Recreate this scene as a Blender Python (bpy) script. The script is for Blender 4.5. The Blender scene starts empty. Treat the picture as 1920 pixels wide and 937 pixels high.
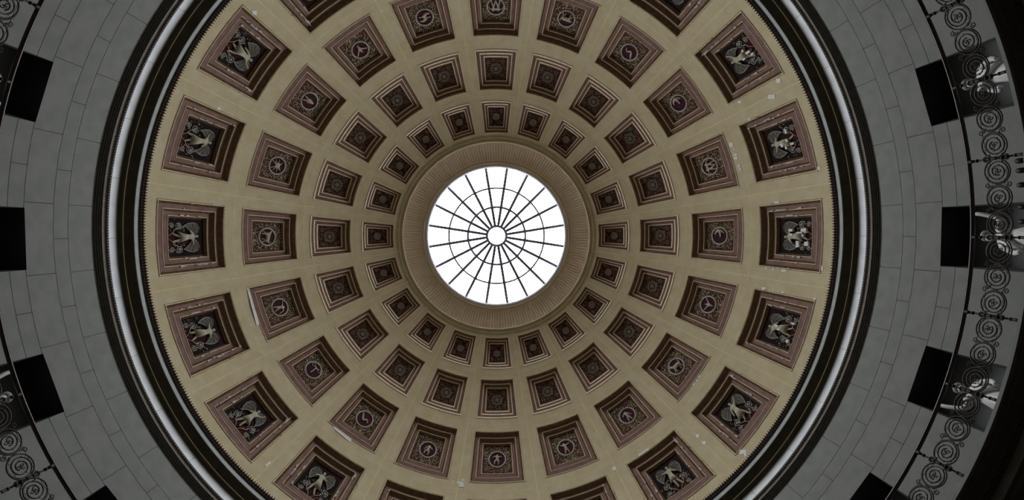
import bpy, math, random
from mathutils import Vector, Matrix
sc = bpy.context.scene
C = sc.collection
PI = math.pi
rad = math.radians

# ------------------------------------------------------------------ camera
F = 925.0                      # focal length in pixels of the 1920 px wide frame
CAM = Vector((0.036, -0.086, 1.5))
TX, TY, ROLL = 0.0297, 0.0318, -0.0022     # small tilts away from the zenith
VIEW = Matrix.Rotation(ROLL, 3, 'Z') @ Matrix.Rotation(TY, 3, 'X') @ Matrix.Rotation(-TX, 3, 'Y')   # world -> (right, down, forward)
cd = bpy.data.cameras.new('camera'); cam = bpy.data.objects.new('camera', cd); C.objects.link(cam)
cam.matrix_world = Matrix.Translation(CAM) @ Matrix((VIEW[0], -VIEW[1], -VIEW[2])).transposed().to_4x4()
cd.sensor_width = 36.0; cd.lens = F / 1920 * 36
cd.clip_start = 0.05; cd.clip_end = 500
sc.camera = cam

# ------------------------------------------------------------------ sky and exposure
w = bpy.data.worlds.new('overcast_sky'); sc.world = w; w.use_nodes = True
bg = w.node_tree.nodes['Background']
bg.inputs[0].default_value = (0.92, 0.96, 1.0, 1); bg.inputs[1].default_value = 1.0
sc.view_settings.view_transform = 'Standard'; sc.view_settings.look = 'None'
sc.view_settings.exposure = 4.82; sc.view_settings.gamma = 1.0; sc.view_settings.use_curve_mapping = False
try:
    sc.cycles.use_denoising = True
    sc.cycles.diffuse_bounces = 5; sc.cycles.max_bounces = 10
except Exception:
    pass

# ------------------------------------------------------------------ sizes
R = 11.5                       # dome and drum radius
ZC = 15.60 + CAM.z             # height of the dome's centre
K = 15.60 / R
def theta(r):                  # elevation on the dome of a ring that shows with radius r pixels
    return math.acos(r * K / math.hypot(F, r)) - math.atan2(r, F)
def zh(h): return h + CAM.z    # height above the lens -> height above the floor
SEC = rad(18)                  # twenty bays
HA = rad(6.41)                  # half width of a coffer
TH = [(rad(6.79), rad(21.02)), (rad(25.40), rad(37.72)), (rad(41.29), rad(51.17)), (rad(54.14), rad(62.28))]   # lower, upper edge of each row of coffers
TH_COLLAR = theta(176); TH_RIM = theta(137); TH_EDGE = rad(71.11)
R_OC = R * math.cos(TH_EDGE); Z_OC = ZC + R * math.sin(TH_EDGE)
def sph(az, th, rho=R):
    c = rho * math.cos(th)
    return Vector((c * math.cos(az), c * math.sin(az), ZC + rho * math.sin(th)))
def cyl(az, r, z): return Vector((r * math.cos(az), r * math.sin(az), z))

# portal: guides sky light sampling through the oculus, gives no light of its own
pl = bpy.data.lights.new('oculus_portal', 'AREA'); pl.shape = 'DISK'; pl.size = 2 * R_OC * 1.02
pl.cycles.is_portal = True
po = bpy.data.objects.new('oculus_portal', pl); C.objects.link(po); po.location = (0, 0, Z_OC + 0.66)

# ------------------------------------------------------------------ materials
def mat(name, col, rough=0.7, col2=None, scale=4.0, bump=0.0, bscale=40.0, metal=0.0, spec=0.3, detail=4.0, lo=0.35, hi=0.65):
    m = bpy.data.materials.new(name); m.use_nodes = True
    nt = m.node_tree; b = nt.nodes['Principled BSDF']
    b.inputs['Roughness'].default_value = rough; b.inputs['Metallic'].default_value = metal
    b.inputs['Specular IOR Level'].default_value = spec
    b.inputs['Base Color'].default_value = (*col, 1)
    if col2 or bump:
        tc = nt.nodes.new('ShaderNodeTexCoord')
    if col2:
        n = nt.nodes.new('ShaderNodeTexNoise'); n.inputs['Scale'].default_value = scale; n.inputs['Detail'].default_value = detail
        nt.links.new(tc.outputs['Object'], n.inputs['Vector'])
        r = nt.nodes.new('ShaderNodeValToRGB')
        r.color_ramp.elements[0].position = lo; r.color_ramp.elements[1].position = hi
        r.color_ramp.elements[0].color = (*col, 1); r.color_ramp.elements[1].color = (*col2, 1)
        nt.links.new(n.outputs['Fac'], r.inputs['Fac']); nt.links.new(r.outputs['Color'], b.inputs['Base Color'])
    if bump:
        n2 = nt.nodes.new('ShaderNodeTexNoise'); n2.inputs['Scale'].default_value = bscale; n2.inputs['Detail'].default_value = 3
        nt.links.new(tc.outputs['Object'], n2.inputs['Vector'])
        bp = nt.nodes.new('ShaderNodeBump'); bp.inputs['Strength'].default_value = bump; bp.inputs['Distance'].default_value = 0.02
        nt.links.new(n2.outputs['Fac'], bp.inputs['Height']); nt.links.new(bp.outputs['Normal'], b.inputs['Normal'])
    return m
M = {
 'stucco': mat('cream_stucco', (0.51, 0.42, 0.255), 0.85, (0.58, 0.49, 0.325), 2.2, 0.25, 30, detail=8),
 'flute': mat('collar_stucco', (0.88, 0.72, 0.54), 0.85, (0.92, 0.79, 0.63), 3.0, 0.2, 30),
 'tread': mat('red_brown_paint', (0.150, 0.068, 0.048), 0.7, (0.205, 0.105, 0.082), 3.5, 0.2, 30, detail=6),
 'riser': mat('carved_umber', (0.17, 0.105, 0.042), 0.65, (0.24, 0.155, 0.07), 6.0, 0.3, 60),
 'bead': mat('gilded_bead', (0.70, 0.58, 0.28), 0.5, (0.78, 0.67, 0.38), 8.0),
 'edge': mat('cream_fillet', (0.76, 0.63, 0.48), 0.7, (0.84, 0.72, 0.58), 5.0),
 'ground': mat('panel_ground', (0.035, 0.018, 0.020), 0.95, (0.075, 0.022, 0.022), 2.2, spec=0.04, detail=3),
 'ground_red': mat('figure_ground', (0.020, 0.014, 0.015), 0.95, (0.075, 0.016, 0.015), 1.1, spec=0.04, detail=2, lo=0.45, hi=0.7),
 'field': mat('medallion_field', (0.035, 0.024, 0.036), 0.95, (0.085, 0.016, 0.026), 1.6, spec=0.04, detail=2),
 'leaf': mat('grisaille_leaf', (0.42, 0.35, 0.23), 0.7, (0.58, 0.49, 0.35), 5.0),
 'leaf_dim': mat('dim_leaf', (0.20, 0.16, 0.10), 0.7, (0.30, 0.24, 0.16), 5.0),
 'relief': mat('grisaille_relief', (0.33, 0.30, 0.20), 0.75, (0.47, 0.43, 0.33), 4.0),
 'scroll': mat('scroll_grey', (0.36, 0.33, 0.30), 0.7, (0.48, 0.44, 0.39), 5.0),
 'wing': mat('wing_grey', (0.07, 0.065, 0.050), 0.75, (0.11, 0.10, 0.075), 6.0),
 'ring': mat('medallion_rim', (0.44, 0.40, 0.34), 0.65, (0.54, 0.49, 0.42), 6.0),
 'loss': mat('flaked_paint', (0.36, 0.31, 0.28), 0.9, (0.66, 0.62, 0.60), 1.3, detail=2),
 'plaster': mat('bare_plaster', (0.74, 0.72, 0.70), 0.9, (0.82, 0.80, 0.78), 5.0),
 'stone': mat('grey_sandstone', (0.225, 0.230, 0.215), 0.85, (0.262, 0.265, 0.25), 2.5, 0.25, 40, detail=8),
 'joint': mat('dark_joint', (0.05, 0.05, 0.05), 0.9),
 'frieze': mat('pale_marble', (0.72, 0.75, 0.80), 0.55, (0.88, 0.90, 0.93), 1.6, detail=6),
 'corona': mat('grey_corona', (0.33, 0.36, 0.35), 0.7, (0.40, 0.42, 0.41), 3.0),
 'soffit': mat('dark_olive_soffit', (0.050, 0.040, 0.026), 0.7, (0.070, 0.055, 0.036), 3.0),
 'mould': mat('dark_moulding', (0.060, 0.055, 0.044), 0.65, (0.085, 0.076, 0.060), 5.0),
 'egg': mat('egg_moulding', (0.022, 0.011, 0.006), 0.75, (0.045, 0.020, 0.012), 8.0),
 'taupe': mat('taupe_fascia', (0.22, 0.185, 0.165), 0.7, (0.27, 0.23, 0.20), 4.0),
 'niche': mat('niche_plaster', (0.17, 0.175, 0.175), 0.9, (0.20, 0.205, 0.20), 2.0),
 'iron': mat('dark_iron', (0.018, 0.014, 0.011), 0.5, (0.045, 0.032, 0.022), 9.0, metal=0.3),
 'rail': mat('bronze_rail', (0.022, 0.014, 0.011), 0.32, (0.035, 0.022, 0.017), 3.0, metal=0.5, spec=0.5),
 'marble': mat('white_marble', (0.72, 0.72, 0.70), 0.45, (0.82, 0.82, 0.80), 3.0),
 'lead': mat('glazing_bar_grey', (0.26, 0.26, 0.36), 0.6),
 'rim': mat('white_rim', (0.72, 0.70, 0.74), 0.6),
 'floor': mat('marble_floor', (0.22, 0.20, 0.17), 0.5, (0.30, 0.27, 0.23), 0.8),
 'blocker': mat('light_block_grey', (0.25, 0.25, 0.25), 0.9),
 'black': mat('black_lamp_niche_shade', (0.012, 0.012, 0.012), 0.5),
 'steel': mat('bracket_grey', (0.35, 0.36, 0.37), 0.5),
}
gm = bpy.data.materials.new('skylight_glass'); gm.use_nodes = True
nt = gm.node_tree; nt.nodes.clear()
o_ = nt.nodes.new('ShaderNodeOutputMaterial'); mx = nt.nodes.new('ShaderNodeMixShader'); mx.inputs[0].default_value = 0.05
tr = nt.nodes.new('ShaderNodeBsdfTransparent'); tr.inputs[0].default_value = (0.96, 0.97, 0.98, 1)
gl = nt.nodes.new('ShaderNodeBsdfGlossy'); gl.inputs['Roughness'].default_value = 0.05
nt.links.new(tr.outputs[0], mx.inputs[1]); nt.links.new(gl.outputs[0], mx.inputs[2]); nt.links.new(mx.outputs[0], o_.inputs[0])
M['glass'] = gm

# ------------------------------------------------------------------ mesh helpers
class MB:
    def __init__(s): s.v = []; s.f = []; s.m = []
    def add(s, vs, fs, mi=0):
        b = len(s.v); s.v += [tuple(p) for p in vs]
        s.f += [tuple(b + i for i in q) for q in fs]; s.m += [mi] * len(fs)
    def quad(s, a, b, c, d, mi=0): s.add((a, b, c, d), ((0, 1, 2, 3),), mi)
    def hexa(s, lo, hi, mi=0):      # two loops of four points
        s.add(list(lo) + list(hi), ((0, 3, 2, 1), (4, 5, 6, 7), (0, 1, 5, 4), (1, 2, 6, 5), (2, 3, 7, 6), (3, 0, 4, 7)), mi)
    def tube(s, pts, r, n=6, mi=0, closed=False, frame=None):
        pts = [Vector(p) for p in pts]; m = len(pts); vs = []; fs = []
        rr = r if isinstance(r, (list, tuple)) else [r] * m
        prev = None
        for i, p in enumerate(pts):
            if closed: t = pts[(i + 1) % m] - pts[i - 1]
            else: t = pts[min(i + 1, m - 1)] - pts[max(i - 1, 0)]
            t.normalize()
            ref = frame if frame is not None else (prev if prev is not None else Vector((0, 0, 1)))
            a = ref - t * ref.dot(t)
            if a.length < 1e-4:
                ref = Vector((1, 0, 0)); a = ref - t * ref.dot(t)
            a.normalize(); prev = a; b = t.cross(a)
            for k in range(n):
                q = 2 * PI * k / n
                vs.append(p + (a * math.cos(q) + b * math.sin(q)) * rr[i])
        for i in range(m if closed else m - 1):
            j = (i + 1) % m
            for k in range(n):
                l = (k + 1) % n
                fs.append((i * n + k, i * n + l, j * n + l, j * n + k))
        if not closed:
            fs.append(tuple(range(n - 1, -1, -1))); fs.append(tuple((m - 1) * n + k for k in range(n)))
        s.add(vs, fs, mi)
    def gem(s, c, a, b, n, mi=0):   # raised lozenge: axes a and b in the plane, n its height
        s.add((c + a, c + b, c - a, c - b, c + n, c - n * 0.3), ((0, 1, 4), (1, 2, 4), (2, 3, 4), (3, 0, 4), (1, 0, 5), (2, 1, 5), (3, 2, 5), (0, 3, 5)), mi)
    def dome(s, c, a, b, n, seg=12, mi=0):   # low boss
        vs = []; fs = []
        for j, (k, hgt) in enumerate(((1, 0), (0.8, 0.6), (0.45, 0.9))):
            for i in range(seg):
                q = 2 * PI * i / seg; vs.append(c + a * (k * math.cos(q)) + b * (k * math.sin(q)) + n * hgt)
        vs.append(c + n)
        for j in range(2):
            for i in range(seg):
                l = (i + 1) % seg; fs.append((j * seg + i, j * seg + l, (j + 1) * seg + l, (j + 1) * seg + i))
        for i in range(seg): fs.append((2 * seg + i, 2 * seg + (i + 1) % seg, 3 * seg))
        s.add(vs, fs, mi)
    def revolve(s, prof, seg=240, mi=0, a0=0.0, a1=2 * PI):
        full = abs(a1 - a0 - 2 * PI) < 1e-6; n = seg if full else seg + 1; m = len(prof); vs = []; fs = []
        for i in range(n):
            az = a0 + (a1 - a0) * i / seg
            for r, z in prof: vs.append(cyl(az, r, z))
        for i in range(seg):
            j = (i + 1) % n
            for k in range(m - 1):
                fs.append((i * m + k, i * m + k + 1, j * m + k + 1, j * m + k))
        s.add(vs, fs, mi)
    def data(s, name, mats, smooth=False):
        me = bpy.data.meshes.new(name); me.from_pydata(s.v, [], s.f)
        for m in (mats if isinstance(mats, (list, tuple)) else [mats]): me.materials.append(M[m])
        me.polygons.foreach_set('material_index', s.m)
        if smooth: me.polygons.foreach_set('use_smooth', [True] * len(s.f))
        me.update(); return me
    def build(s, name, mats, parent=None, smooth=False):
        return obj(name, s.data(name, mats, smooth), parent)
def obj(name, data, parent=None, rz=0.0):
    o = bpy.data.objects.new(name, data); C.objects.link(o); o.parent = parent; o.rotation_euler.z = rz
    return o
def tag(o, label=None, cat=None, group=None, kind=None):
    for k, v in (('label', label), ('category', cat), ('group', group), ('kind', kind)):
        if v: o[k] = v
    return o

def skin(nodes, edges, flat=1.0, levels=1):
    """One continuous surface grown round a graph of joints; node = (x, y, z, radius). Returns verts, faces."""
    me = bpy.data.meshes.new('skin_tmp'); me.from_pydata([n[:3] for n in nodes], edges, [])
    o = bpy.data.objects.new('skin_tmp', me); C.objects.link(o)
    md = o.modifiers.new('s', 'SKIN'); md.use_smooth_shade = True
    for i, n in enumerate(nodes):
        r = n[3]; sv = me.skin_vertices[0].data[i]
        sv.radius = (r, r) if not isinstance(r, tuple) else r
        sv.use_root = (i == 0)
    if levels:
        sd = o.modifiers.new('d', 'SUBSURF'); sd.levels = levels; sd.render_levels = levels
    dg = bpy.context.evaluated_depsgraph_get()
    ev = o.evaluated_get(dg); m2 = bpy.data.meshes.new_from_object(ev)
    vs = [Vector((v.co.x, v.co.y, v.co.z * flat)) for v in m2.vertices]; fs = [tuple(p.vertices) for p in m2.polygons]
    bpy.data.objects.remove(o); bpy.data.meshes.remove(me); bpy.data.meshes.remove(m2)
    return vs, fs

# ================================================================== THE SETTING
# ---- floor far below
fl = MB(); fl.revolve([(0.01, 0), (12.6, 0), (12.6, -0.2)], 96)
tag(fl.build('floor', 'floor'), 'pale stone floor of the rotunda below the gallery', 'floor', kind='structure')

# ---- dome shell with eighty square holes
AZB = [-rad(9) + (rad(9) - HA) * i / 3 for i in range(3)] + [-HA + 2 * HA * i / 10 for i in range(10)] + [HA + (rad(9) - HA) * i / 3 for i in range(3)]
AZB.append(rad(9))
def lin(a, b, n): return [a + (b - a) * i / n for i in range(n)]
THB = lin(rad(0.3), TH[0][0], 4); row_cells = set()
for i, (a, b) in enumerate(TH):
    row_cells |= set(range(len(THB), len(THB) + 10)); THB += lin(a, b, 10)
    nxt = TH[i + 1][0] if i < 3 else TH_COLLAR
    THB += lin(b, nxt, 3)
THB.append(TH_COLLAR)
d = MB()
na = len(AZB) - 1; nb = len(THB)
for s_ in range(20):
    base = [sph(SEC * s_ + a, t) for a in AZB for t in THB]
    fs = [(i * nb + j, (i + 1) * nb + j, (i + 1) * nb + j + 1, i * nb + j + 1) for i in range(na) for j in range(nb - 1)
          if not (3 <= i < 13 and j in row_cells)]
    d.add(base, fs)
ceiling = d.build('ceiling', 'stucco', smooth=True)
tag(ceiling, 'coffered cream dome with rows of red-brown square coffers around a skylight', 'dome', kind='structure')
# unseen shell above the coffers, added to block stray sky light
m = MB(); m.revolve([((R + 0.9) * math.cos(t), ZC + (R + 0.9) * math.sin(t)) for t in [rad(-1) + (TH_EDGE + rad(1)) * i / 30 for i in range(31)]] + [(R_OC + 0.08, Z_OC + 0.35)], 120)
m.build('light_block_shell', 'blocker', ceiling)

# ---- fluted collar round the oculus: two hundred flutes with real hollows
m = MB(); NF = 200; ths = [TH_COLLAR + (TH_RIM - TH_COLLAR) * i / 5 for i in range(6)]
prof = [(0.0, -0.02), (0.16, 0.0), (0.5, 0.0), (0.66, -0.02), (0.74, 0.045), (0.92, 0.045)]
vs = []; ncol = NF * len(prof)
for i in range(NF):
    for fr, dep in prof:
        az = 2 * PI * (i + fr) / NF
        vs += [sph(az, t, R + (dep * 1.3 if 0 < k < 5 else 0.0)) for k, t in enumerate(ths)]
fs = []
for i in range(ncol):
    j = (i + 1) % ncol
    for k in range(5): fs.append((i * 6 + k, j * 6 + k, j * 6 + k + 1, i * 6 + k + 1))
m.add(vs, fs)
tag(m.build('fluted_collar', 'flute', ceiling), 'fluted plaster collar around the skylight', kind='stuff')
for t, r_ in ((TH_COLLAR, 0.055), (TH_COLLAR - rad(1.0), 0.03), (TH_RIM, 0.05)):
    m = MB(); m.tube([sph(2 * PI * i / 160, t) for i in range(160)], r_, 8, closed=True); m.build('collar_ring', 'stucco', ceiling, True)

# ---- gilded bead lines along the ribs
def bead_line(pts, up, size):
    m = MB()
    for i, p in enumerate(pts):
        t = (pts[min(i + 1, len(pts) - 1)] - pts[max(i - 1, 0)]).normalized()
        n = up(p); b = t.cross(n)
        m.gem(p + n * 0.004, t * size * 1.1, b * size * 0.9, n * size * 0.22)
    return m
inward = lambda p: (Vector((0, 0, ZC)) - p).normalized()
L0, L1 = rad(2), TH_COLLAR - rad(1)
npt = 150
mer = bead_line([sph(0, L0 + (L1 - L0) * i / npt) for i in range(npt + 1)], inward, 0.040).data('bead_line', 'bead')
for s_ in range(20): tag(obj('meridian_bead_line', mer, ceiling, SEC * (s_ + 0.5)), kind='stuff')
for t in (rad(23.2), rad(39.5), rad(52.65)):
    k = int(2 * PI * R * math.cos(t) / 0.13)
    bl = bead_line([sph(2 * PI * i / k, t) for i in range(k)], inward, 0.034).build('ring_bead_line', 'bead', ceiling)
    tag(bl, kind='stuff')

# ------------------------------------------------------------------ coffers
class Coffer: pass
def levels(row):
    th0, th1 = TH[row]; tm = 0.5 * (th0 + th1); W = 2 * R * math.cos(tm) * HA
    k = W / R
    Dp = (0.052, 0.046, 0.040); ins = (0.042, 0.036, 0.030); tr_ = (0.064, 0.060)
    out = []; o = 0.0; dep = 0.0
    for i in range(3):
        out.append((o, dep)); o += ins[i]; dep += Dp[i]; out.append((o, dep))
        if i < 2: o += tr_[i]
    low = (0.042, 0.030)[row] if row < 2 else 0        # the lower treads are broader; in the inner rows the lower mouldings splay more
    low = [k * W / R for k in ((0, 0, low, low, 2 * low, 2 * low) if row < 2 else (0, .032, .014, .046, .028, .056))]
    res = []
    for (o, dep), lw in zip(out, low):
        a = HA - o * W / (R * math.cos(tm)); t = o * W / R
        res.append((th0 + t + lw, th1 - t, a, R + dep * W))
    return res, W, tm
def loop(lv, n=10, dr=0.0, grow=0.0):
    t0, t1, a, rho = lv; g = grow / R; t0 -= g; t1 += g; a += g / math.cos(0.5 * (t0 + t1)); rho += dr; p = []
    for i in range(n): p.append(sph(-a + 2 * a * i / n, t0, rho))
    for i in range(n): p.append(sph(a, t0 + (t1 - t0) * i / n, rho))
    for i in range(n): p.append(sph(a - 2 * a * i / n, t1, rho))
    for i in range(n): p.append(sph(-a, t1 - (t1 - t0) * i / n, rho))
    return p
def band(m, A, B, mi=0):
    n = len(A); m.add(A + B, [(i, (i + 1) % n, n + (i + 1) % n, n + i) for i in range(n)], mi)
def mixl(A, B, f): return tuple(a + (b - a) * f for a, b in zip(A, B))

def spiral(cx, cy, r0, r1, turns, start, hand=1, n=26):
    return [(cx + (r0 + (r1 - r0) * i / n) * math.cos(start + hand * turns * 2 * PI * i / n),
             cy + (r0 + (r1 - r0) * i / n) * math.sin(start + hand * turns * 2 * PI * i / n)) for i in range(n + 1)]

def coffer_frame(row):
    lv, W, tm = levels(row); c = Coffer(); c.W = W
    # outer carved moulding (a cyma of three bands) with egg beads
    fr = (0.10, 0.14, 0.34, 0.38)[row]
    def riser(A, B, beads):
        m = MB(); L = [loop(A), loop(mixl(A, B, fr)[:3] + (A[3] + (B[3] - A[3]) * fr,)),
                       loop(mixl(A, B, fr + (1 - fr) * .5)[:3] + (A[3] + (B[3] - A[3]) * (fr + (1 - fr) * .6),)), loop(B)]
        for i in range(3): band(m, L[i], L[i + 1], 1 if i == 0 else 0)
        lvm = mixl(A, B, 0.5 + fr * .5); n = beads; P = loop(lvm, n); sz = (B[3] - A[3]) * 0.30
        for i, p in enumerate(P):
            t = (P[(i + 1) % len(P)] - P[i - 1]).normalized(); nn = inward(p)
            m.gem(p + nn * sz * 0.2, t * sz * 0.55, t.cross(nn) * sz * 0.9, nn * sz * 0.7, 0)
        return m
    def fillet(A, wd, hg):          # thin cream edge strip, proud of the tread
        m = MB(); lo = loop(A, dr=0.0, grow=wd); hi = loop(A, dr=-hg, grow=wd * 0.8); hi2 = loop(A, dr=-hg, grow=0.0); lo2 = loop(A, dr=0.01, grow=-0.002)
        band(m, lo, hi); band(m, hi, hi2); band(m, hi2, lo2); return m
    nb_ = (30, 26, 20, 16)[row]
    c.parts = []
    c.outer = riser(lv[0], lv[1], nb_).data('coffer', ['riser', 'edge'])
    f0 = fillet(lv[0], 0.011 * W, 0.007 * W)
    P = loop(lv[0], nb_ + 6, -0.006 * W, 0.012 * W)
    for i, p in enumerate(P):
        t = (P[(i + 1) % len(P)] - P[i - 1]).normalized(); nn = inward(p); s0 = 0.010 * W
        f0.gem(p + nn * 0.004, t * s0 * 1.2, t.cross(nn) * s0, nn * s0, 1)
    c.parts.append(('gilded_edge', f0.data('gilded_edge', ['edge', 'bead']), 'stuff'))
    for q in (1, 2):
        m = MB(); band(m, loop(lv[2 * q - 1]), loop(lv[2 * q])); c.parts.append(('step_frame', m.data('step_frame', 'tread'), None))
        c.parts.append(('cream_fillet', fillet(lv[2 * q], (0.006, 0.008, 0.012, 0.014)[row] * W, 0.006 * W).data('cream_fillet', 'edge'), None))
        c.parts.append(('carved_moulding', riser(lv[2 * q], lv[2 * q + 1], nb_ - 4).data('carved_moulding', ['riser', 'edge']), 'stuff'))
    t0, t1, a, rho = lv[5]; m = MB(); n = 6
    vs = [sph(-a + 2 * a * i / n, t0 + (t1 - t0) * j / n, rho) for i in range(n + 1) for j in range(n + 1)]
    m.add(vs, [(i * 7 + j, (i + 1) * 7 + j, (i + 1) * 7 + j + 1, i * 7 + j + 1) for i in range(n) for j in range(n)])
    c.parts.append(('panel', m.data('panel', ['ground_red', 'ground', 'ground', 'ground'][row]), None))
    th = 0.5 * (t0 + t1); c.O = sph(0, th, rho); c.N = inward(c.O); c.U = Vector((0, 1, 0)); c.V = c.U.cross(c.N)
    if c.V.z < 0: c.V = -c.V
    c.pu = a * rho * math.cos(th); c.pv = (t1 - t0) * 0.5 * rho
    c.lv = lv; return c
def on(c, x, y, z=0.0, sq=False):   # panel coordinates -1..1 -> world
    kv = c.pu if sq else c.pv
    return c.O + c.U * (x * c.pu) + c.V * (y * kv) + c.N * (z * c.pu)

def rosette(c, big):
    m = MB(); s = c.pu; r = 0.52 if big else 0.44
    pol = lambda q: (c.U * math.cos(q) + c.V * math.sin(q), c.V * math.cos(q) - c.U * math.sin(q))
    def hoop(rr, t, z): m.tube([c.O + pol(2 * PI * i / 28)[0] * rr * s + c.N * z * s for i in range(28)], t * s, 5, closed=True)
    for k in range(18):                      # outer petals
        dr, dt = pol(2 * PI * k / 18); m.gem(c.O + dr * r * s + c.N * 0.03 * s, dr * 0.085 * s, dt * 0.062 * s, c.N * 0.07 * s)
    hoop(r - 0.13, 0.026, 0.04); hoop(0.17, 0.024, 0.05)
    for k in range(9):                       # inner petals
        dr, dt = pol(2 * PI * (k + .5) / 9); m.gem(c.O + dr * 0.26 * s + c.N * 0.03 * s, dr * 0.06 * s, dt * 0.028 * s, c.N * 0.06 * s)
    m.dome(c.O + c.N * 0.02 * s, c.U * 0.09 * s, c.V * 0.09 * s, c.N * 0.12 * s, 10)
    return m
def leaf_ground(c, rng, n, rin, arab):
    m = MB(); s = c.pu; ky = c.pv / c.pu; put = []
    for _ in range(n * 12):
        x = rng.uniform(-0.95, 0.95); y = rng.uniform(-0.95, 0.95)
        if math.hypot(x, y * ky) < rin or any((x - a) ** 2 + (y - b) ** 2 < 0.0062 for a, b in put): continue
        put.append((x, y)); q = rng.uniform(0, PI); p = on(c, x, y, 0.035)
        a = c.U * math.cos(q) + c.V * math.sin(q); b = c.V * math.cos(q) - c.U * math.sin(q)
        l = rng.uniform(0.055, 0.10) * s
        m.gem(p, a * l, b * l * rng.uniform(0.35, 0.6), c.N * 0.04 * s)
        if len(put) >= n: break
    if arab:
        for sx in (-1, 1):
            for sy in (-1, 1):
                pts = spiral(sx * 0.66, sy * 0.66, 0.22, 0.05, 1.5, math.atan2(-sy, -sx), sx * sy, 16)
                m.tube([on(c, x, y, 0.05) for x, y in pts], 0.022 * s, 4, frame=c.N)
    return m
def medallion(c):
    ring = MB(); s = c.pu; r = 0.62
    cc = lambda q, rr, z: c.O + (c.U * math.cos(q) + c.V * math.sin(q)) * rr * s + c.N * z * s
    ring.tube([cc(2 * PI * i / 40, r, 0.05) for i in range(40)], 0.052 * s, 6, closed=True)
    for k in range(26):
        q = 2 * PI * k / 26; dr = c.U * math.cos(q) + c.V * math.sin(q); dt = c.V * math.cos(q) - c.U * math.sin(q)
        ring.gem(cc(q, r + 0.085, 0.05), dr * 0.062 * s, dt * 0.058 * s, c.N * 0.06 * s)
    fld = MB(); fld.add([cc(2 * PI * i / 40, r - 0.02, 0.03) for i in range(40)] + [cc(0, 0, 0.03)], [(i, (i + 1) % 40, 40) for i in range(40)])
    return ring, fld

# figures for the medallions (graphs of joints; x across, y towards the oculus)
def G_person(lean=0, arm=(0.5, 0.4, -0.45, 0.0), sit=False):
    n = [(0, -.05, 0, .10), (lean * .5, .16, 0, .105), (lean, .30, 0, .05), (lean * 1.1, .40, 0, .075),
         (arm[0] * .5 + lean, .26, 0, .05), (arm[0], arm[1], 0, .04), (arm[2] * .5 + lean, .22, 0, .05), (arm[3 - 1], arm[3], 0, .04)]
    if sit: n += [(.17, -.12, 0, .08), (.22, -.40, 0, .045), (-.12, -.18, 0, .08), (-.05, -.45, 0, .045)]
    else: n += [(.09, -.26, 0, .07), (.13, -.50, 0, .045), (-.10, -.25, 0, .07), (-.17, -.48, 0, .045)]
    return n, [(0, 1), (1, 2), (2, 3), (1, 4), (4, 5), (1, 6), (6, 7), (0, 8), (8, 9), (0, 10), (10, 11)]
def G_beast(head=0.25, horn=0.0):
    n = [(-.05, .02, 0, .15), (-.28, .0, 0, .13), (.2, .06, 0, .14), (.34, head, 0, .085), (.46, head - .02, 0, .06),
         (-.30, -.22, 0, .05), (-.36, -.42, 0, .04), (-.16, -.24, 0, .05), (-.14, -.42, 0, .04), (.2, -.2, 0, .05), (.26, -.42, 0, .04),
         (.3, -.16, 0, .05), (.42, -.32, 0, .04), (-.44, .14, 0, .03), (-.40, .32, 0, .03)]
    e = [(0, 1), (0, 2), (2, 3), (3, 4), (1, 5), (5, 6), (1, 7), (7, 8), (2, 9), (9, 10), (2, 11), (11, 12), (1, 13), (13, 14)]
    if horn: n.append((.30, head + .18, 0, .025)); e.append((3, len(n) - 1))
    return n, e
def G_bird():
    n = [(0, -.08, 0, .11), (0, .1, 0, .07), (.03, .22, 0, .06), (.10, .25, 0, .02), (-.2, .06, 0, .07), (-.36, .24, 0, .06), (-.46, .36, 0, .03),
         (.2, .02, 0, .07), (.38, .12, 0, .06), (.50, .20, 0, .03), (0, -.28, 0, .08), (0, -.44, 0, .05)]
    return n, [(0, 1), (1, 2), (2, 3), (0, 4), (4, 5), (5, 6), (0, 7), (7, 8), (8, 9), (0, 10), (10, 11)]
def G_fish():
    n = []; e = []
    for s in (-1, 1):
        b = len(n)
        for i in range(7):
            x = -.42 + .14 * i; n.append((x * s, s * (.16 + .10 * math.sin(i)), 0, (.05, .09, .115, .11, .08, .04, .07)[i]))
            if i: e.append((b + i - 1, b + i))
    e.append((3, 10)); return n, e
def G_crab():
    n = [(0, .02, 0, .15)]; e = []
    for s in (-1, 1):
        for a, l in ((.9, .5), (.2, .45), (-.5, .45), (-1.0, .5)):
            i = len(n); n += [(s * math.cos(a) * .26, math.sin(a) * .26, 0, .045), (s * math.cos(a) * l, math.sin(a) * l - .05, 0, .03)]
            e += [(0, i), (i, i + 1)]
    return n, e
def G_snake():
    n = [(-.34 + .085 * i, .26 * math.sin(i * .95) * .7 - .2 + .05 * i, 0, .05 + .05 * math.sin(PI * i / 9)) for i in range(10)]
    return n, [(i, i + 1) for i in range(9)]
def G_scales():
    n = [(0, 0, 0, .05), (0, .3, 0, .06), (0, -.32, 0, .05), (-.15, .3, 0, .035), (.15, .3, 0, .035)]; e = [(0, 1), (0, 2), (1, 3), (1, 4)]
    for s, cy in ((-1, .30), (1, .30)):
        b = len(n)
        for k in range(8):
            q = 2 * PI * k / 8; n.append((s * .31 + .13 * math.cos(q), cy + .13 * math.sin(q), 0, .028))
            e.append((b + k, b + (k + 1) % 8))
        e.append((3 if s < 0 else 4, b + (0 if s < 0 else 4)))
    return n, e
def G_crescent():
    n = [(.40 * math.cos(PI * (.55 + .10 * i)), .40 * math.sin(PI * (.55 + .10 * i)), 0, (.05, .07, .10, .13, .14, .13, .10, .07, .05)[i]) for i in range(9)]
    n.append((.12, -.06, 0, .06)); return n, [(i, i + 1) for i in range(8)] + [(5, 9)]
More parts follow.
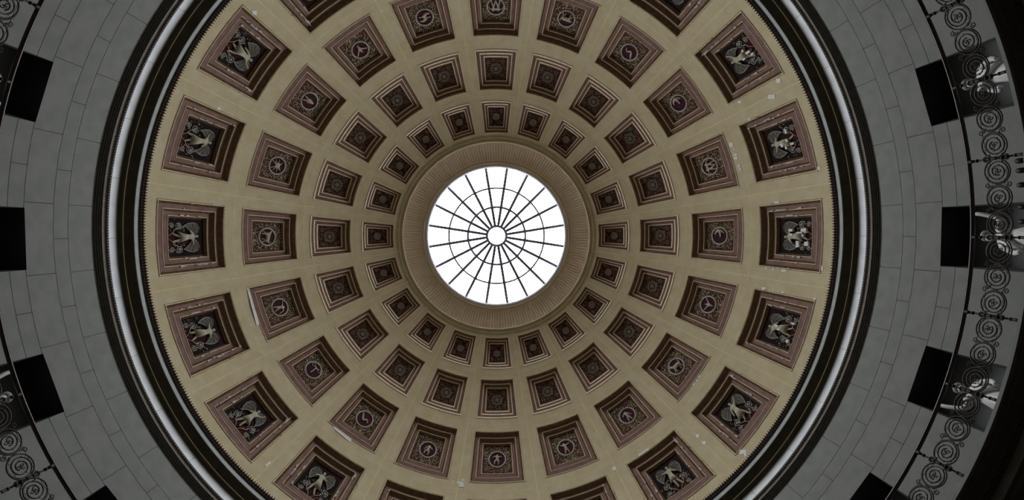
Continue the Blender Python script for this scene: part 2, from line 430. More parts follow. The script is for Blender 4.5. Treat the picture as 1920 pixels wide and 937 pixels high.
def G_twins():
    n, e = G_person(-.04, (.35, .3, -.40, -.05)); n = [(x - .16, y, z, r * .85) for x, y, z, r in n]
    k = len(n); n2, e2 = G_person(.04, (.40, .0, -.3, .3)); n += [(x + .17, y - .02, z, r * .85) for x, y, z, r in n2]
    return n, e + [(a + k, b + k) for a, b in e2] + [(1, k + 1)]
# medallion figure for each bay, going round from the right of the picture (clockwise as seen)
MED = {0: (G_crescent(), 'curled figure'), 1: (G_bird(), 'spread-winged bird'), 2: (G_beast(.3, 1), 'horned goat'), 3: (G_person(.06, (.35, .05, -.3, -.1)), 'leaning figure'),
       4: (G_person(.1, (.45, .42, -.42, .35)), 'archer'), 5: (G_person(0, (.35, .12, -.35, .2), True), 'seated rider'), 6: (G_person(-.05, (.3, -.05, -.32, .05), True), 'seated figure'),
       7: (G_snake(), 'winding serpent'), 8: (G_scales(), 'pair of scales'), 9: (G_person(-.08, (.42, .38, -.45, -.2)), 'fighting figure'),
       10: (G_beast(.32), 'standing beast'), 11: (G_crab(), 'spread crab'), 12: (G_person(0, (.14, -.1, -.16, -.12)), 'upright narrow figure'), 13: (G_bird(), 'flying bird'),
       14: (G_fish(), 'pair of fish'), 15: (G_twins(), 'pair of figures'), 16: (G_beast(.12), 'crouching beast'), 17: (G_snake(), 'reclining shape'),
       18: (G_crescent(), 'crescent-shaped figure'), 19: (G_twins(), 'group of two figures')}
def relief_mesh(c, nodes, edges, k, name, flat=0.75):
    vs, fs = skin(nodes, edges, flat)
    m = MB(); m.add([on(c, v.x * k, v.y * k, v.z * k + 0.05, True) for v in vs], fs); return m.data(name, 'relief', True)

# winged figure for the outer row
def winged(c, rng, mir):
    s = mir; lean = rng.uniform(-.08, .08); a1 = rng.uniform(-.35, .55); a2 = rng.uniform(-.4, .35); k1 = rng.uniform(-.12, .12)
    X = lambda x: x * s
    n = [(0, -.02, 0, .12), (X(lean * .5), .16, .01, .105), (X(lean), .36, .02, .115), (X(lean), .50, .03, .05), (X(lean * 1.1), .64, .05, .10),
         (X(lean + .17), .40, .02, .065), (X(lean + .36), .40 + a1 * .35, .03, .05), (X(lean + .40 + .08 * (a1 > 0)), .40 + a1 * .95, .04, .042),
         (X(lean - .17), .39, .02, .065), (X(lean - .30), .20 + a2 * .2, .03, .05), (X(lean - .38), .12 + a2 * .7, .04, .042),
         (.09, -.18, .01, .10), (X(.12 + k1), -.48, .02, .07), (X(.14 + k1 * 1.6), -.84, .02, .045), (X(.20 + k1 * 1.6), -.90, .03, .04),
         (-.09, -.18, .01, .10), (X(-.11 + k1), -.50, .0, .07), (X(-.24 + k1), -.82, .0, .045), (X(-.30 + k1), -.87, .0, .04)]
    n.append((X(lean * 1.15), .74, .05, .085))
    if s < 0: n[11], n[15] = n[15], n[11]
    e = [(0, 1), (1, 2), (2, 3), (3, 4), (2, 5), (5, 6), (6, 7), (2, 8), (8, 9), (9, 10), (0, 11), (11, 12), (12, 13), (13, 14), (0, 15), (15, 16), (16, 17), (17, 18), (4, 19)]
    n = [(x, y, z, r * 1.18) for x, y, z, r in n]
    body = relief_mesh(c, n, e, 0.97, 'winged_figure', 0.8)
    wm = MB(); sp = rng.uniform(.85, 1.05)
    for t in (-1, 1):
        rt = (t * .10 + X(lean), .42)
        out = [rt, (t * .30 * sp, .66), (t * .52 * sp, .74), (t * .72 * sp, .62), (t * .80 * sp, .36), (t * .74 * sp, .08), (t * .62 * sp, -.14), (t * .46, .04), (t * .30, .18)]
        ctr = (t * .48 * sp, .34)
        P = [on(c, x, y, .06) for x, y in out]; wm.add(P + [on(c, *ctr, .09)], [(i, (i + 1) % 9, 9) for i in range(9)], 1)
        wm.tube([on(c, x, y, .075) for x, y in out[:7]], 0.018 * c.pu, 5, 0, frame=c.N)
        for i in (3, 4, 5, 6):
            wm.tube([on(c, *rt, .08), on(c, (rt[0] + out[i][0]) / 2 + t * .05, (rt[1] + out[i][1]) / 2 + .04, .105), on(c, *out[i], .07)], 0.012 * c.pu, 4, 0, frame=c.N)
    tm_ = MB(); hem = rng.uniform(-.62, -.40); fl_ = rng.uniform(.20, .30); dx = rng.uniform(-.10, .10)
    for k in range(7):
        u = (k - 3) / 3
        tm_.tube([on(c, X(lean * .5) + u * .09, .16, .10, True), on(c, u * .14 + dx * .3, -.18, .15 - .05 * abs(u), True), on(c, u * fl_ + dx, hem + .04 * (k % 2), .10, True)], [.035 * c.pu, .055 * c.pu, .03 * c.pu], 6, frame=c.N)
    tunic = tm_.data('tunic', 'relief', True)
    wings = wm.data('wings', ['scroll', 'wing'])
    sm = MB()
    for t in (-1, 1):
        jx = rng.uniform(-.05, .05); jy = rng.uniform(-.06, .06)
        for cx, cy, r0, turns, st in ((t * .58 + jx, -.38 + jy, .21, 1.8, PI / 2 * t), (t * .62, -.78, .15, 1.4, -PI / 2)):
            sm.tube([on(c, x, y, .05) for x, y in spiral(cx, cy, r0, .04, turns, st, t)], 0.021 * c.pu, 5, frame=c.N)
            p = on(c, cx, cy, .03); sm.dome(p, c.U * .06 * c.pu, c.V * .06 * c.pu, c.N * .06 * c.pu, 8)
        sm.tube([on(c, t * x, y, .05) for x, y in ((.08, -.95), (.25, -.72), (.42, -.62), (.46, -.45))], 0.024 * c.pu, 5, frame=c.N)
        for _ in range(20):
            x = t * rng.uniform(.28, .94); y = rng.uniform(-.95, -.08); q = rng.uniform(0, PI); l = rng.uniform(.05, .1) * c.pu
            a = c.U * math.cos(q) + c.V * math.sin(q); b = c.V * math.cos(q) - c.U * math.sin(q)
            sm.gem(on(c, x, y, .04), a * l, b * l * .4, c.N * .05 * c.pu)
    return body, wings, sm.data('scroll_ornament', 'scroll', True), tunic
def paint_loss(c, rng, n):
    m = MB(); lv = c.lv
    for _ in range(n):
        q = rng.choice((0, 2, 2, 2, 4, 4)); t0, t1, a, rho = lv[q]; side = rng.choice((-1, 1)); f = rng.random() ** 0.8
        az = side * (a + rng.uniform(-.001, .004)); th = t0 + (t1 - t0) * f
        lt = rng.uniform(.0025, .008 if rng.random() < .8 else .018); la = rng.uniform(.0012, .003)
        lo = [sph(az + x * la, th + y * lt, rho + .012) for x, y in ((-1, -1), (1, -.8), (.9, 1), (-1, .8))]
        hi = [sph(az + x * la, th + y * lt, rho - .035) for x, y in ((-1, -1), (1, -.8), (.9, 1), (-1, .8))]
        m.hexa(lo, hi)
    return m

def panel_loss(c, spots):
    m = MB()
    for u, v, wu, wv in spots:
        g = [(u - wu, v - wv), (u + wu, v - wv), (u + wu, v + wv), (u - wu, v + wv)]
        m.hexa([on(c, x, y, 0.02) for x, y in g], [on(c, x, y, 0.17) for x, y in g])
    return m.data('plaster_loss', 'plaster')
SPOTS = {0: [(-.32, .21, .07, .10), (-.07, .19, .06, .09), (.45, -.2, .17, .09), (.42, -.72, .11, .11), (-.32, -.55, .09, .15), (-.03, -.5, .05, .06), (-.18, -.3, .04, .16)],
         19: [(.12, .0, .10, .07), (.32, -.2, .08, .05), (-.05, -.35, .09, .06), (-.55, -.45, .12, .05), (.2, -.6, .06, .10)],
         18: [(-.25, -.35, .06, .06), (-.02, -.55, .07, .12), (.18, -.7, .06, .08), (.15, -.15, .05, .09)],
         1: [(-.05, .15, .07, .10), (.10, -.05, .05, .06), (.55, -.75, .08, .07), (-.45, -.75, .05, .10)]}
LAB = ['outer-row coffer with a winged figure relief', 'second-row coffer with a beaded medallion showing a ', 'third-row coffer with a flower rosette', 'innermost-row coffer with a small flower rosette']
rng = random.Random(7)
protos = [coffer_frame(r) for r in range(4)]
c3, c2, c1, c0 = protos          # outer row .. inner row
wing_var = [winged(c3, random.Random(100 + i), 1 if i % 2 else -1) for i in range(10)]
loss_var = [paint_loss(c3, random.Random(50 + i), 14 + 4 * (i % 3)).data('paint_loss', 'loss') for i in range(5)]
ring_d, field_d = medallion(c2); ring_d = ring_d.data('medallion_rim', 'ring'); field_d = field_d.data('medallion_field', 'field')
leaf2 = [leaf_ground(c2, random.Random(i), 230, 0.76, False).data('leaf_ground', 'leaf') for i in range(3)]
ros = {2: rosette(c1, True).data('rosette', 'relief'), 3: rosette(c0, False).data('rosette', 'leaf')}
leafr = {2: leaf_ground(c1, random.Random(5), 120, 0.6, True).data('leaf_ornament', 'leaf_dim'), 3: leaf_ground(c0, random.Random(6), 110, 0.55, True).data('leaf_ornament', 'leaf_dim')}
med_cache = {}
for row, c in enumerate(protos):
    for i in range(20):
        az = SEC * i
        o = obj('coffer', c.outer, ceiling, az)
        o['label'] = LAB[row] + (MED[i][1] if row == 1 else '')
        for nm, da, kd in c.parts:
            p = obj(nm, da, o)
            if kd: p['kind'] = kd
        if row == 0:
            b_, w_, s_, t_ = wing_var[(i * 3) % 10]; tag(obj('tunic', t_, o), kind='stuff')
            obj('winged_figure', b_, o); tag(obj('wings', w_, o), kind='stuff'); tag(obj('scroll_ornament', s_, o), kind='stuff')
            if i in SPOTS: tag(obj('plaster_loss', panel_loss(c, SPOTS[i]), o), kind='stuff')
            tag(obj('paint_loss', loss_var[(i * 2 + 1) % 5], o), kind='stuff')
        elif row == 1:
            obj('medallion_rim', ring_d, o); obj('medallion_field', field_d, o)
            tag(obj('leaf_ground', leaf2[i % 3], o), kind='stuff')
            g = MED[i][0]; obj('medallion_relief', relief_mesh(c, g[0], g[1], 1.0, 'medallion_relief'), o)
        else:
            obj('rosette', ros[row], o); tag(obj('leaf_ornament', leafr[row], o), kind='stuff')

# ---- bare plaster patches on the dome: a pixel gives the direction, the dome surface the distance
def to_dome(x, y):
    dv = (VIEW.transposed() @ Vector((x - 960, y - 468.5, F))).normalized(); oc = CAM - Vector((0, 0, ZC))
    b = oc.dot(dv); t = -b + math.sqrt(b * b - oc.dot(oc) + R * R); p = CAM + dv * t
    q = p - Vector((0, 0, ZC)); return math.atan2(q.y, q.x), math.asin(q.z / R)
def patch(pts):
    g = [to_dome(*p) for p in pts]; m = MB()
    def hole(a, t):                # how deep this direction falls inside a coffer opening, in radians (0 = on the rib)
        da = HA - abs((a + SEC / 2) % SEC - SEC / 2)
        return max([min(da * math.cos(t), t - t0, t1 - t) for t0, t1 in TH] + [0.0])
    if max(hole(*q) for q in g) > 0.008: return
    if max(hole(*q) for q in g) > 0.0:         # straddles an edge: slide it off the opening
        ca = sum(a for a, t in g) / 4; ct = sum(t for a, t in g) / 4
        for k in range(40):
            if max(hole(*q) for q in g) <= 0: break
            row = min(range(4), key=lambda r: abs(ct - sum(TH[r]) / 2)); off = (ca + SEC / 2) % SEC - SEC / 2
            if HA - abs(off) < min(ct - TH[row][0], TH[row][1] - ct) / math.cos(ct): g = [(a + math.copysign(.0006, off), t) for a, t in g]
            else: g = [(a, t + (.0006 if ct > sum(TH[row]) / 2 else -.0006)) for a, t in g]
    m.hexa([sph(a, t, R + .01) for a, t in g], [sph(a, t, R - .012) for a, t in g])
    m.build('plaster_patch', 'plaster', ceiling)
for x, y, wx, wy in ((1447, 181, 13, 8), (1460, 151, 8, 8), (1371, 271, 7, 8), (1377, 280, 3, 3), (1379, 290, 6, 4), (1380, 296, 7, 5), (1386, 311, 5, 5), (1388, 317, 4, 4),
                     (1457, 381, 9, 5), (1437, 503, 4, 3), (1450, 504, 4, 3), (1470, 507, 9, 4), (1542, 503, 4, 8), (1432, 541, 8, 5), (1443, 544, 3, 3), (1449, 545, 3, 3), (1468, 548, 4, 3), (1528, 560, 4, 4),
                     (1308, 817, 6, 6), (1320, 830, 7, 6), (1392, 846, 13, 8), (1398, 852, 5, 6), (1308, 818, 5, 5), (1308, 704, 4, 5), (1307, 713, 4, 4), (1301, 720, 4, 4),
                     (865, 908, 8, 10), (858, 905, 4, 3), (849, 903, 3, 3), (868, 900, 4, 3), (851, 907, 2, 2), (982, 890, 7, 6), (979, 884, 3, 7), (1533, 316, 6, 6), (1405, 223, 5, 4), (1387, 191, 7, 4), (1429, 157, 6, 4),
                     (410, 203, 7, 5), (443, 225, 8, 4), (492, 130, 8, 6), (391, 138, 10, 6), (415, 150, 10, 5), (475, 25, 9, 8), (1152, 878, 7, 6), (1392, 64, 5, 4), (1536, 505, 4, 8), (834, 884, 4, 8), (715, 20, 3, 3)):
    patch([(x - wx / 2, y - wy / 2), (x + wx / 2, y - wy / 2), (x + wx / 2, y + wy / 2), (x - wx / 2, y + wy / 2)])
for pts in (((466, 540), (470, 539), (489, 607), (484, 609)), ((625, 800), (629, 797), (661, 822), (657, 827)), ((1198, 854), (1217, 842), (1220, 845), (1200, 858)), ((712, 925), (720, 905), (726, 907), (718, 928)),
            ((1150, 875), (1155, 880), (1152, 884), (1147, 878)), ((528, 902), (540, 888), (543, 890), (531, 904)), ((497, 872), (506, 864), (508, 867), (499, 875))):
    patch(pts)

# ------------------------------------------------------------------ skylight
win = bpy.data.objects.new('window_1', None); C.objects.link(win); win.location = (0, 0, Z_OC)
tag(win, 'round white skylight with twenty glazing bars at the top of the dome', 'skylight', kind='structure')
ko = R_OC / 130.5
RAD = [18.5 * ko, 55 * ko, 91 * ko, R_OC - 0.02]; GZ = lambda r: 0.25 * (1 - (r / R_OC) ** 2) + 0.34
def wp(az, r, dz=0.0): return Vector((r * math.cos(az), r * math.sin(az), GZ(r) + dz))
m = MB(); m.revolve([(R_OC + 0.06, -0.045), (R_OC + 0.0, -0.05), (R_OC - 0.05, -0.01), (R_OC - 0.055, 0.03), (R_OC - 0.035, 0.40), (R_OC + 0.10, 0.55), (R_OC + 0.40, 0.20), (R_OC + 0.06, -0.045)], 160)
m.build('window_rim', 'rim', win, True)
m = MB(); m.revolve([(R * math.cos(t), R * math.sin(t) + ZC - Z_OC) for t in [TH_RIM + (TH_EDGE + rad(0.3) - TH_RIM) * i / 4 for i in range(5)]], 160)
m.build('rim_cove', 'flute', win, True)
m = MB(); rs = [RAD[0] + (RAD[3] - RAD[0]) * i / 8 for i in range(9)]
for a, b in zip(rs[:-1], rs[1:]):
    wd = 0.076
    for r_ in (a,): pass
    q = lambda r, sg, dz: wp(0, r, dz) + Vector((0, sg * wd, 0))
    m.hexa([q(a, -1, -.05), q(b, -1, -.05), q(b, 1, -.05), q(a, 1, -.05)], [q(a, -1, .03), q(b, -1, .03), q(b, 1, .03), q(a, 1, .03)])
bar = m.data('glazing_bar', 'lead')
for i in range(20): obj('glazing_bar', bar, win, SEC * (i + 0.5))
for r_, t in ((RAD[0], 0.09), (RAD[1], 0.070), (RAD[2], 0.056)):
    m = MB(); m.tube([wp(2 * PI * i / 120, r_, -0.01) for i in range(120)], t, 6, closed=True); m.build('glazing_ring', 'lead', win, True)
bounds = [(0.02, RAD[0])] + [(RAD[i], RAD[i + 1]) for i in range(3)]
m = MB(); m.add([wp(2 * PI * i / 40, RAD[0], 0.03) for i in range(40)] + [wp(0, 0.001, 0.03)], [(i, (i + 1) % 40, 40) for i in range(40)]); m.build('pane', 'glass', win)
for a, b in bounds[1:]:
    m = MB(); n = 4
    for i in range(n):
        z0 = SEC * (-0.5 + i / n); z1 = SEC * (-0.5 + (i + 1) / n)
        m.quad(wp(z0, a, .0), wp(z0, b, .0), wp(z1, b, .0), wp(z1, a, .0))
    da = m.data('pane', 'glass')
    for i in range(20): obj('pane', da, win, SEC * i)

# ------------------------------------------------------------------ cornice under the dome
co = bpy.data.objects.new('trim_1', None); C.objects.link(co)
tag(co, 'dark moulded cornice ring with a pale frieze below the dome', 'cornice', kind='structure')
def ring(name, prof, ma, seg=240, parent=co): m = MB(); m.revolve([(r, zh(h)) for r, h in prof], seg); return m.build(name, ma, parent)
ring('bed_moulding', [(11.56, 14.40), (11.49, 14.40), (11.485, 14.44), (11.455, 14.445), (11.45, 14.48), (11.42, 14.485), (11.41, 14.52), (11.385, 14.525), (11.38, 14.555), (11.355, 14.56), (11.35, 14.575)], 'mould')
ring('fascia', [(11.36, 14.57), (11.355, 14.685), (11.345, 14.69)], 'taupe')
ring('dentil_bed', [(11.345, 14.69), (11.32, 14.70), (11.30, 14.735), (11.31, 14.76)], 'mould')
def teeth(n, r0, r1, h0, h1, fill, mi=0):
    m = MB()
    for i in range(n):
        a0 = 2 * PI * i / n; a1 = a0 + 2 * PI / n * fill
        m.hexa([cyl(a0, r0, zh(h0)), cyl(a1, r0, zh(h0)), cyl(a1, r1, zh(h0)), cyl(a0, r1, zh(h0))], [cyl(a0, r0, zh(h1)), cyl(a1, r0, zh(h1)), cyl(a1, r1, zh(h1)), cyl(a0, r1, zh(h1))])
    return m
tag(teeth(900, 11.295, 11.34, 14.69, 14.725, 0.5).build('dentil_row', 'taupe', co), kind='stuff')
ring('frieze_backing', [(11.35, 14.72), (11.35, 15.09)], 'joint')
m = MB(); n = 6; A = rad(9) - 0.0006
for i in range(n):
    z0 = A * (i / n - .5); z1 = A * ((i + 1) / n - .5)
    L = [cyl(a, r_, zh(h)) for h in (14.735, 15.08) for a, r_ in ((z0, 11.31), (z1, 11.31), (z1, 11.345), (z0, 11.345))]
    m.hexa(L[:4], L[4:])
fb = m.data('frieze_block', 'frieze')
for i in range(40): obj('frieze_block', fb, co, rad(9) * (i + 0.5))
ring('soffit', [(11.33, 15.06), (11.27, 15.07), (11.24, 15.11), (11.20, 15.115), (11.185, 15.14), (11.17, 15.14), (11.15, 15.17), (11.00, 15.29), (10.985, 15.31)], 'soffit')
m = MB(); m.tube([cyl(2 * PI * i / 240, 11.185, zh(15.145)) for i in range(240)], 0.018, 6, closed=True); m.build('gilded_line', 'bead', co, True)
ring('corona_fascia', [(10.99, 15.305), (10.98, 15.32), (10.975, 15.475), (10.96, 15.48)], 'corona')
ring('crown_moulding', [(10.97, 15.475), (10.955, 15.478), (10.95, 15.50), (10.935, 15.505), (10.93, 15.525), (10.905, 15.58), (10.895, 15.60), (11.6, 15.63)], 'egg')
m = MB(); NT = 760
for i in range(NT):
    q = 2 * PI * (i + .5) / NT; p = cyl(q, 10.90, zh(15.58)); dr = Vector((math.cos(q), math.sin(q), 0)); dt = Vector((-dr.y, dr.x, 0)); up = Vector((0, 0, 1))
    m.gem(p, (dr * -0.3 + up * 0.95) * 0.10, dt * 0.034, (dr * -0.95 - up * 0.3) * 0.03)
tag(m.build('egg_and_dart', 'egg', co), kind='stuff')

# ------------------------------------------------------------------ drum wall of stone blocks with niches
wall = MB(); NH = rad(3.76); H_NT = 12.371; H_GF = 9.22
azs = []
for s_ in range(20):
    azs += [SEC * s_ - NH, SEC * s_ - NH / 3, SEC * s_ + NH / 3, SEC * s_ + NH] + [SEC * s_ + NH + (SEC - 2 * NH) * k / 4 for k in (1, 2, 3)]
hs = [H_GF - 0.3, H_NT, 14.6]
na = len(azs); vs = [cyl(a, 11.535, zh(h)) for a in azs for h in hs]; fs = []
for i in range(na):
    j = (i + 1) % na
    for k in range(2):
        if k == 0 and i % 7 < 3: continue
        fs.append((i * 3 + k, j * 3 + k, j * 3 + k + 1, i * 3 + k + 1))
wall.add(vs, fs)
wall.revolve([(12.65, -0.2), (12.65, zh(14.0)), (12.62, zh(16.0)), (11.55, zh(16.0))], 120)  # unseen outer cylinder, added to keep sky light out of the drum
wall.revolve([(12.3, 0.0), (12.3, zh(8.6))], 96)
wall = wall.build('wall_rotunda', 'joint'); tag(wall, 'curved grey stone block wall with dark rectangular niches', 'wall', kind='structure')
GAP = 0.007
def block(a0, a1, h0, h1):
    m = MB(); n = max(2, int((a1 - a0) / rad(1.6))); a0 += GAP / R; a1 -= GAP / R; h0 += GAP; h1 -= GAP
    P = [a0 + (a1 - a0) * i / n for i in range(n + 1)]
    vs = [cyl(a, r_, zh(h)) for a in P for r_, h in ((R, h0), (R, h1), (R + .05, h1), (R + .05, h0))]
    fs = [(i * 4 + k, i * 4 + (k + 1) % 4, i * 4 + 4 + (k + 1) % 4, i * 4 + 4 + k) for i in range(n) for k in range(4)]
    fs += [(0, 1, 2, 3), (n * 4 + 3, n * 4 + 2, n * 4 + 1, n * 4)]
    m.add(vs, fs); return m.data('wall_block', 'stone')
D9 = rad(9)
for h1, h0, off in ((14.43, 13.62, .5), (13.62, 13.18, 0), (13.18, 12.371, .5)):
    da = block(0, D9, h0, h1)
    for i in range(40): obj('wall_block', da, wall, D9 * (i + off))
for h1, h0, two in ((12.371, 11.966, True), (11.966, 11.15, False), (11.15, 10.73, True), (10.73, 9.91, False), (9.91, 9.20, True)):
    if two:
        for da in (block(NH, D9, h0, h1), block(D9, SEC - NH, h0, h1)):
            for i in range(20): obj('wall_block', da, wall, SEC * i)
    else:
        da = block(NH, SEC - NH, h0, h1)
        for i in range(20): obj('wall_block', da, wall, SEC * i)
# niche recess: jambs, back, and soffit with its deep shade painted black
m = MB(); hw = R * math.sin(NH); x0 = R * math.cos(NH) - .02; x1 = 12.33; z0 = zh(H_GF - .05); z1 = zh(H_NT)
P = lambda x, y, z: Vector((x, y, z))
m.quad(P(x1, -hw, z0), P(x1, hw, z0), P(x1, hw, z1), P(x1, -hw, z1))
for s_ in (-1, 1): m.quad(P(x0, s_ * hw, z0), P(x1, s_ * hw, z0), P(x1, s_ * hw, z1), P(x0, s_ * hw, z1))
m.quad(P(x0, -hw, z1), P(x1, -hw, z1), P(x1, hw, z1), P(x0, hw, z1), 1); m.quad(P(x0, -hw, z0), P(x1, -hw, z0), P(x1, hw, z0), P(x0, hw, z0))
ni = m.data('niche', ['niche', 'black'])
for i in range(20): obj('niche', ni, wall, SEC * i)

# ------------------------------------------------------------------ gallery floor and its cornice
gal = MB(); gal.revolve([(12.6, zh(H_GF)), (10.24, zh(H_GF)), (10.22, zh(H_GF - .02)), (10.22, zh(9.13))], 240)
gal = tag(gal.build('gallery_floor', 'stone'), 'gallery walkway ring below the niches', 'gallery', kind='structure')
g2 = bpy.data.objects.new('trim_2', None); C.objects.link(g2)
tag(g2, 'dark carved gallery cornice at the right and corners of the picture', 'cornice', kind='structure')
ring('soffit', [(10.22, 9.13), (10.25, 9.10), (10.34, 9.10), (10.36, 9.07), (10.54, 9.07), (10.56, 9.03), (10.74, 9.03)], 'soffit', parent=g2)
ring('frieze', [(10.74, 9.03), (10.74, 8.86)], 'taupe', parent=g2)
ring('architrave', [(10.74, 8.86), (10.80, 8.86), (10.80, 8.75), (10.95, 8.75), (10.95, 8.6), (12.6, 8.6)], 'soffit', parent=g2)
tag(teeth(480, 10.38, 10.52, 9.03, 9.07, 0.55).build('dentil_row', 'soffit', g2), kind='stuff')
tag(teeth(700, 10.58, 10.70, 9.0, 9.03, 0.5).build('dentil_row', 'egg', g2), kind='stuff')

# ================================================================== THINGS
# ---- iron balustrade
RB = 10.30; H_R = 10.364; KB = RB / 10.2
bal = bpy.data.objects.new('balustrade', None); C.objects.link(bal); bal.location = (0, 0, zh(H_GF))
tag(bal, 'ornate dark iron scrollwork balustrade with bronze handrail along the gallery edge', 'balustrade')
def bz(h): return h - H_GF
m = MB(); m.tube([cyl(2 * PI * i / 240, RB, bz(H_R)) for i in range(240)], 0.042, 8, closed=True)
tag(m.build('handrail', 'rail', bal, True), 'polished bronze handrail')
m = MB()
def vbar(m, h0, h1, r0, r1, n=8): m.tube([Vector((RB, 0, bz(h0))), Vector((RB, 0, bz(h1)))], [r0, r1], n, frame=Vector((0, 1, 0)))
vbar(m, H_GF, 9.36, .035, .03); vbar(m, 9.34, 10.24, .018, .018); vbar(m, 9.56, 10.02, .027, .027); vbar(m, 10.22, 10.34, .022, .05)
for h in (9.40, 9.56, 9.66, 9.79, 9.91, 10.02, 10.18): vbar(m, h - .018, h + .018, .034, .034)
post = m.data('post', 'iron', True)
for i in range(40): obj('post', post, bal, D9 * i)
# scroll: a spiral with a leaf rosette, in the curved plane of the railing
def cw(s, h): return Vector((RB * math.cos(s / RB), RB * math.sin(s / RB), bz(h)))
HS = 9.79; RS = 0.255
def scroll(hand, seed):
    rg = random.Random(seed); m = MB(); T = Vector((1, 0, 0))
    sp_ = spiral(0, 0, RS, .075, 2.3, rg.uniform(0, 6), hand, 44)
    m.tube([cw(x, HS + y) for x, y in sp_], 0.0135, 5, frame=T)
    m.tube([cw(RS * math.cos(2 * PI * i / 32), HS + RS * math.sin(2 * PI * i / 32)) for i in range(32)], 0.0135, 5, closed=True, frame=T)
    for k in range(3):
        q = 2 * PI * k / 3 + rg.random()
        m.tube([cw(x, HS + y) for x, y in spiral(.035 * math.cos(q), .035 * math.sin(q), .045, .012, .9, q, -hand, 8)], 0.012, 4, frame=T)
    for k in range(9):
        i = 4 + k * 4; x, y = sp_[i]; q = math.atan2(y, x); l = .034
        c_ = cw(x * 1.02, HS + y * 1.02); a = (cw(x + l * math.cos(q), HS + y + l * math.sin(q)) - c_); b = (cw(x - l * .6 * math.sin(q), HS + y + l * .6 * math.cos(q)) - c_)
        m.gem(c_, a, b, Vector((-.016, 0, 0)))
    return m.data('scroll', 'iron', True)
sdat = [scroll(1, 1), scroll(-1, 2), scroll(1, 3), scroll(-1, 4)]
bw = RB * D9
m = MB(); T = Vector((1, 0, 0))
for k in range(4):
    x = bw * k / 3
    for sg in (-1, 1):
        hand = sg * (1 if k % 2 else -1)
        m.tube([cw(x + hand * u, HS + sg * v) for u, v in ((-.10, .20), (-.04, .11), (0, .02), (.0, -.02))], 0.012, 4, frame=T)
        m.tube([cw(x + a, HS + sg * .215 + b) for a, b in spiral(0, 0, .062, .016, 1.3, -sg * PI / 2, hand, 12)], 0.011, 4, frame=T)
        m.gem(cw(x + hand * .05, HS + sg * .13), Vector((0, .05, .03)), Vector((0, -.015, .025)), Vector((-.015, 0, 0)))
tend = m.data('tendril_panel', 'iron', True)
for i in range(40):
    p = obj('tendril_panel', tend, bal, D9 * i); p['kind'] = 'stuff'
    for k in range(3): obj('scroll', sdat[(i + k) % 4], p, D9 * (k + .5) / 3)

# ---- marble statues standing in the niches
def statue_mesh(kind):
    s = -1 if kind % 2 == 0 else 1
    up = kind in (0, 3)
    n = [(0, 0, .98, .17), (0, .0, 1.18, .15), (0, 0, 1.42, .19), (0, 0, 1.56, .075), (-.02, .02 * s, 1.70, .085), (-.03, .02 * s, 1.82, .10),
         (0, .22, 1.47, .085), (0, -.22, 1.47, .085)]
    e = [(0, 1), (1, 2), (2, 3), (3, 4), (4, 5), (2, 6), (2, 7)]
    if up: A = [(-.10, .42, 1.50, .06), (-.20, .50, 1.78, .05), (-.22, .51, 1.90, .045)]
    else: A = [(-.04, .34, 1.22, .062), (-.20, .28, 1.02, .05), (-.27, .25, 1.02, .045)]
    B = [(-.02, -.34, 1.20, .062), (-.16, -.30, .98, .05), (-.24, -.28, .96, .045)] if kind != 2 else [(-.10, -.38, 1.25, .06), (-.28, -.30, 1.38, .05), (-.34, -.28, 1.42, .045)]
    n += A + B; e += [(6, 8), (8, 9), (9, 10), (7, 11), (11, 12), (12, 13)]
    n += [(0, .10, .90, .16), (-.03, .13, .52, .13), (0, .14, .10, .12), (-.10, .15, .05, .06), (0, -.10, .90, .16), (.0, -.12, .52, .13), (.02, -.13, .10, .11), (-.08, -.14, .05, .06)]
    e += [(0, 14), (14, 15), (15, 16), (16, 17), (0, 18), (18, 19), (19, 20), (20, 21)]
    vs, fs = skin([(a, s * b, c_, r_) for a, b, c_, r_ in n], e, 1.0, 2)
    m = MB(); m.add(vs, fs); body = m.data('marble_figure', 'marble', True)
    m = MB(); seg = 36               # draped skirt with vertical folds, and a sash of cloth over the shoulder
    vs = []; prof = ((.06, .30), (.35, .29), (.70, .25), (1.0, .21), (1.16, .175))
    for z, r_ in prof:
        for k in range(seg):
            q = 2 * PI * k / seg; f = 1 + .09 * math.sin(q * 9 + kind) * (1.2 - z) + .03 * math.sin(q * 4 + z * 3); vs.append((r_ * .85 * f * math.cos(q), r_ * f * math.sin(q), z))
    fs = [(j * seg + k, j * seg + (k + 1) % seg, (j + 1) * seg + (k + 1) % seg, (j + 1) * seg + k) for j in range(4) for k in range(seg)]
    m.add(vs, fs)
    for k in range(6):
        u = (k - 2.5) * .045
        m.tube([(-.02, s * (.22 + u * .3), 1.54 - abs(u) * .3), (-.19, s * (.10 + u), 1.40 + u * .4), (-.20, s * (-.08 + u), 1.18 + u), (-.15, s * (-.22), 1.06 + u)], [.03, .042, .042, .03], 6)
    cloth = m.data('drapery', 'marble', True)
    m = MB(); m.dome(Vector((.02, .02 * s, 1.83)), Vector((.105, 0, 0)), Vector((0, .105, 0)), Vector((.02, 0, .12)), 10)
    m.gem(Vector((-.125, .02 * s, 1.80)), Vector((0, 0, .035)), Vector((0, .016, 0)), Vector((-.035, 0, -.01)))
    m.tube([(.0 + .10 * math.cos(q), .02 * s + .10 * math.sin(q), 1.86) for q in [i * PI / 6 for i in range(12)]], .025, 5, closed=True)
    hair = m.data('hair', 'marble', True)
    m = MB()
    for zz0, zz1, q in ((0, .08, .38), (.08, .30, .33), (.30, .36, .37)):
        m.hexa([(-q, -q, zz0), (q, -q, zz0), (q, q, zz0), (-q, q, zz0)], [(-q, -q, zz1), (q, -q, zz1), (q, q, zz1), (-q, q, zz1)])
    return body, cloth, hair, m.data('plinth', 'stone')
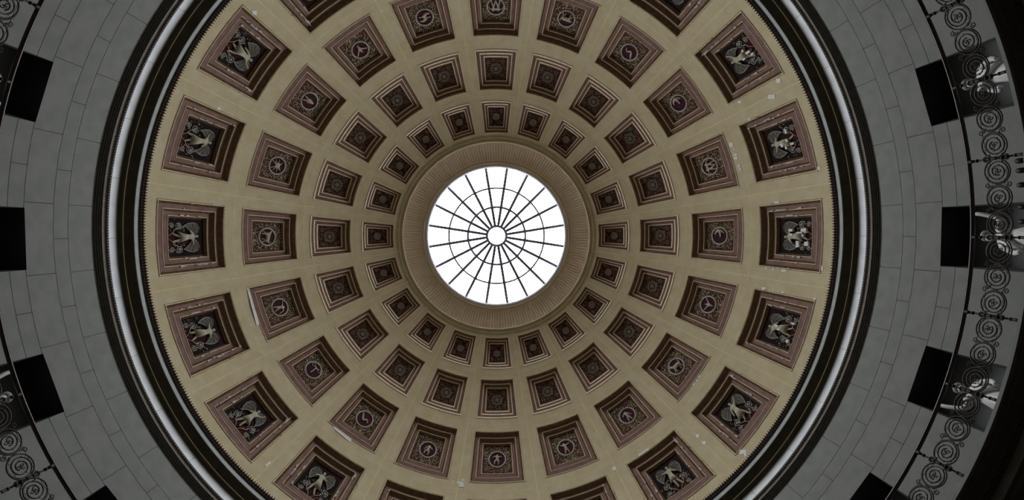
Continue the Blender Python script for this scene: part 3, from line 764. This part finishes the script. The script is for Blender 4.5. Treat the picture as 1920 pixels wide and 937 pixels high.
SD = [statue_mesh(k) for k in range(4)]
ST = {0: (0, 'white marble statue with raised arm in the niche at the middle of the right edge'),
      -1: (1, 'white draped marble statue in the niche near the upper right edge'),
      1: (3, 'white marble statue with raised arm in the niche at the lower right'),
      2: (2, 'white marble statue in the niche cut by the bottom edge at right'),
      9: (3, 'white marble statue in the niche near the lower left edge'),
      10: (1, 'white marble statue in the niche at the middle of the left edge'),
      11: (0, 'white marble statue in the niche near the upper left edge'),
      8: (2, 'white marble statue in the niche cut by the bottom edge at left')}
for i, (k, lab) in ST.items():
    az = SEC * i; o = bpy.data.objects.new('marble_statue', None); C.objects.link(o)
    o.location = cyl(az, 11.92, zh(H_GF)); o.rotation_euler.z = az; o.scale = (1.1, 1.1, 1.1)
    tag(o, lab, 'statue', 'marble statues in the gallery niches')
    pl_ = obj('plinth', SD[k][3], o)
    for nm, da in zip(('marble_figure', 'drapery', 'hair'), SD[k][:3]): obj(nm, da, o).location.z = 0.36

# ---- small black spotlights on the gallery edge
m = MB(); m.tube([(0, 0, .05), (0, 0, .075), (0, 0, .15), (0, 0, .19)], [.03, .055, .055, .045], 12); hsg = m.data('lamp_housing', 'black', True)
m = MB(); m.hexa([(-.05, -.035, 0), (.05, -.035, 0), (.05, .035, 0), (-.05, .035, 0)], [(-.05, -.035, .015), (.05, -.035, .015), (.05, .035, .015), (-.05, .035, .015)])
for s_ in (-1, 1): m.hexa([(-.012, s_ * .062, 0), (.012, s_ * .062, 0), (.012, s_ * .056, 0), (-.012, s_ * .056, 0)], [(-.012, s_ * .062, .12), (.012, s_ * .062, .12), (.012, s_ * .056, .12), (-.012, s_ * .056, .12)])
m.hexa([(-.012, -.062, 0), (.012, -.062, 0), (.012, .062, 0), (-.012, .062, 0)], [(-.012, -.062, .012), (.012, -.062, .012), (.012, .062, .012), (-.012, .062, .012)])
brk = m.data('bracket', 'steel')
for k, y in enumerate((301, 319.5, 346.6, 388, 415.5)):
    dv = VIEW.transposed() @ Vector((1914 - 960, y - 468.5, F)); az = math.atan2(CAM.y + dv.y * (H_GF + .09) / dv.z, CAM.x + dv.x * (H_GF + .09) / dv.z); X, Y = 10.31 * math.cos(az), 10.31 * math.sin(az)
    o = bpy.data.objects.new('spotlight', None); C.objects.link(o); o.location = (X, Y, zh(H_GF)); o.rotation_euler.z = math.atan2(Y, X)
    tag(o, ('first', 'second', 'third', 'fourth', 'fifth')[k] + ' from the top of the black spotlights on the gallery edge at far right', 'spotlight', 'spotlights on the gallery edge')
    obj('lamp_housing', hsg, o); obj('bracket', brk, o)
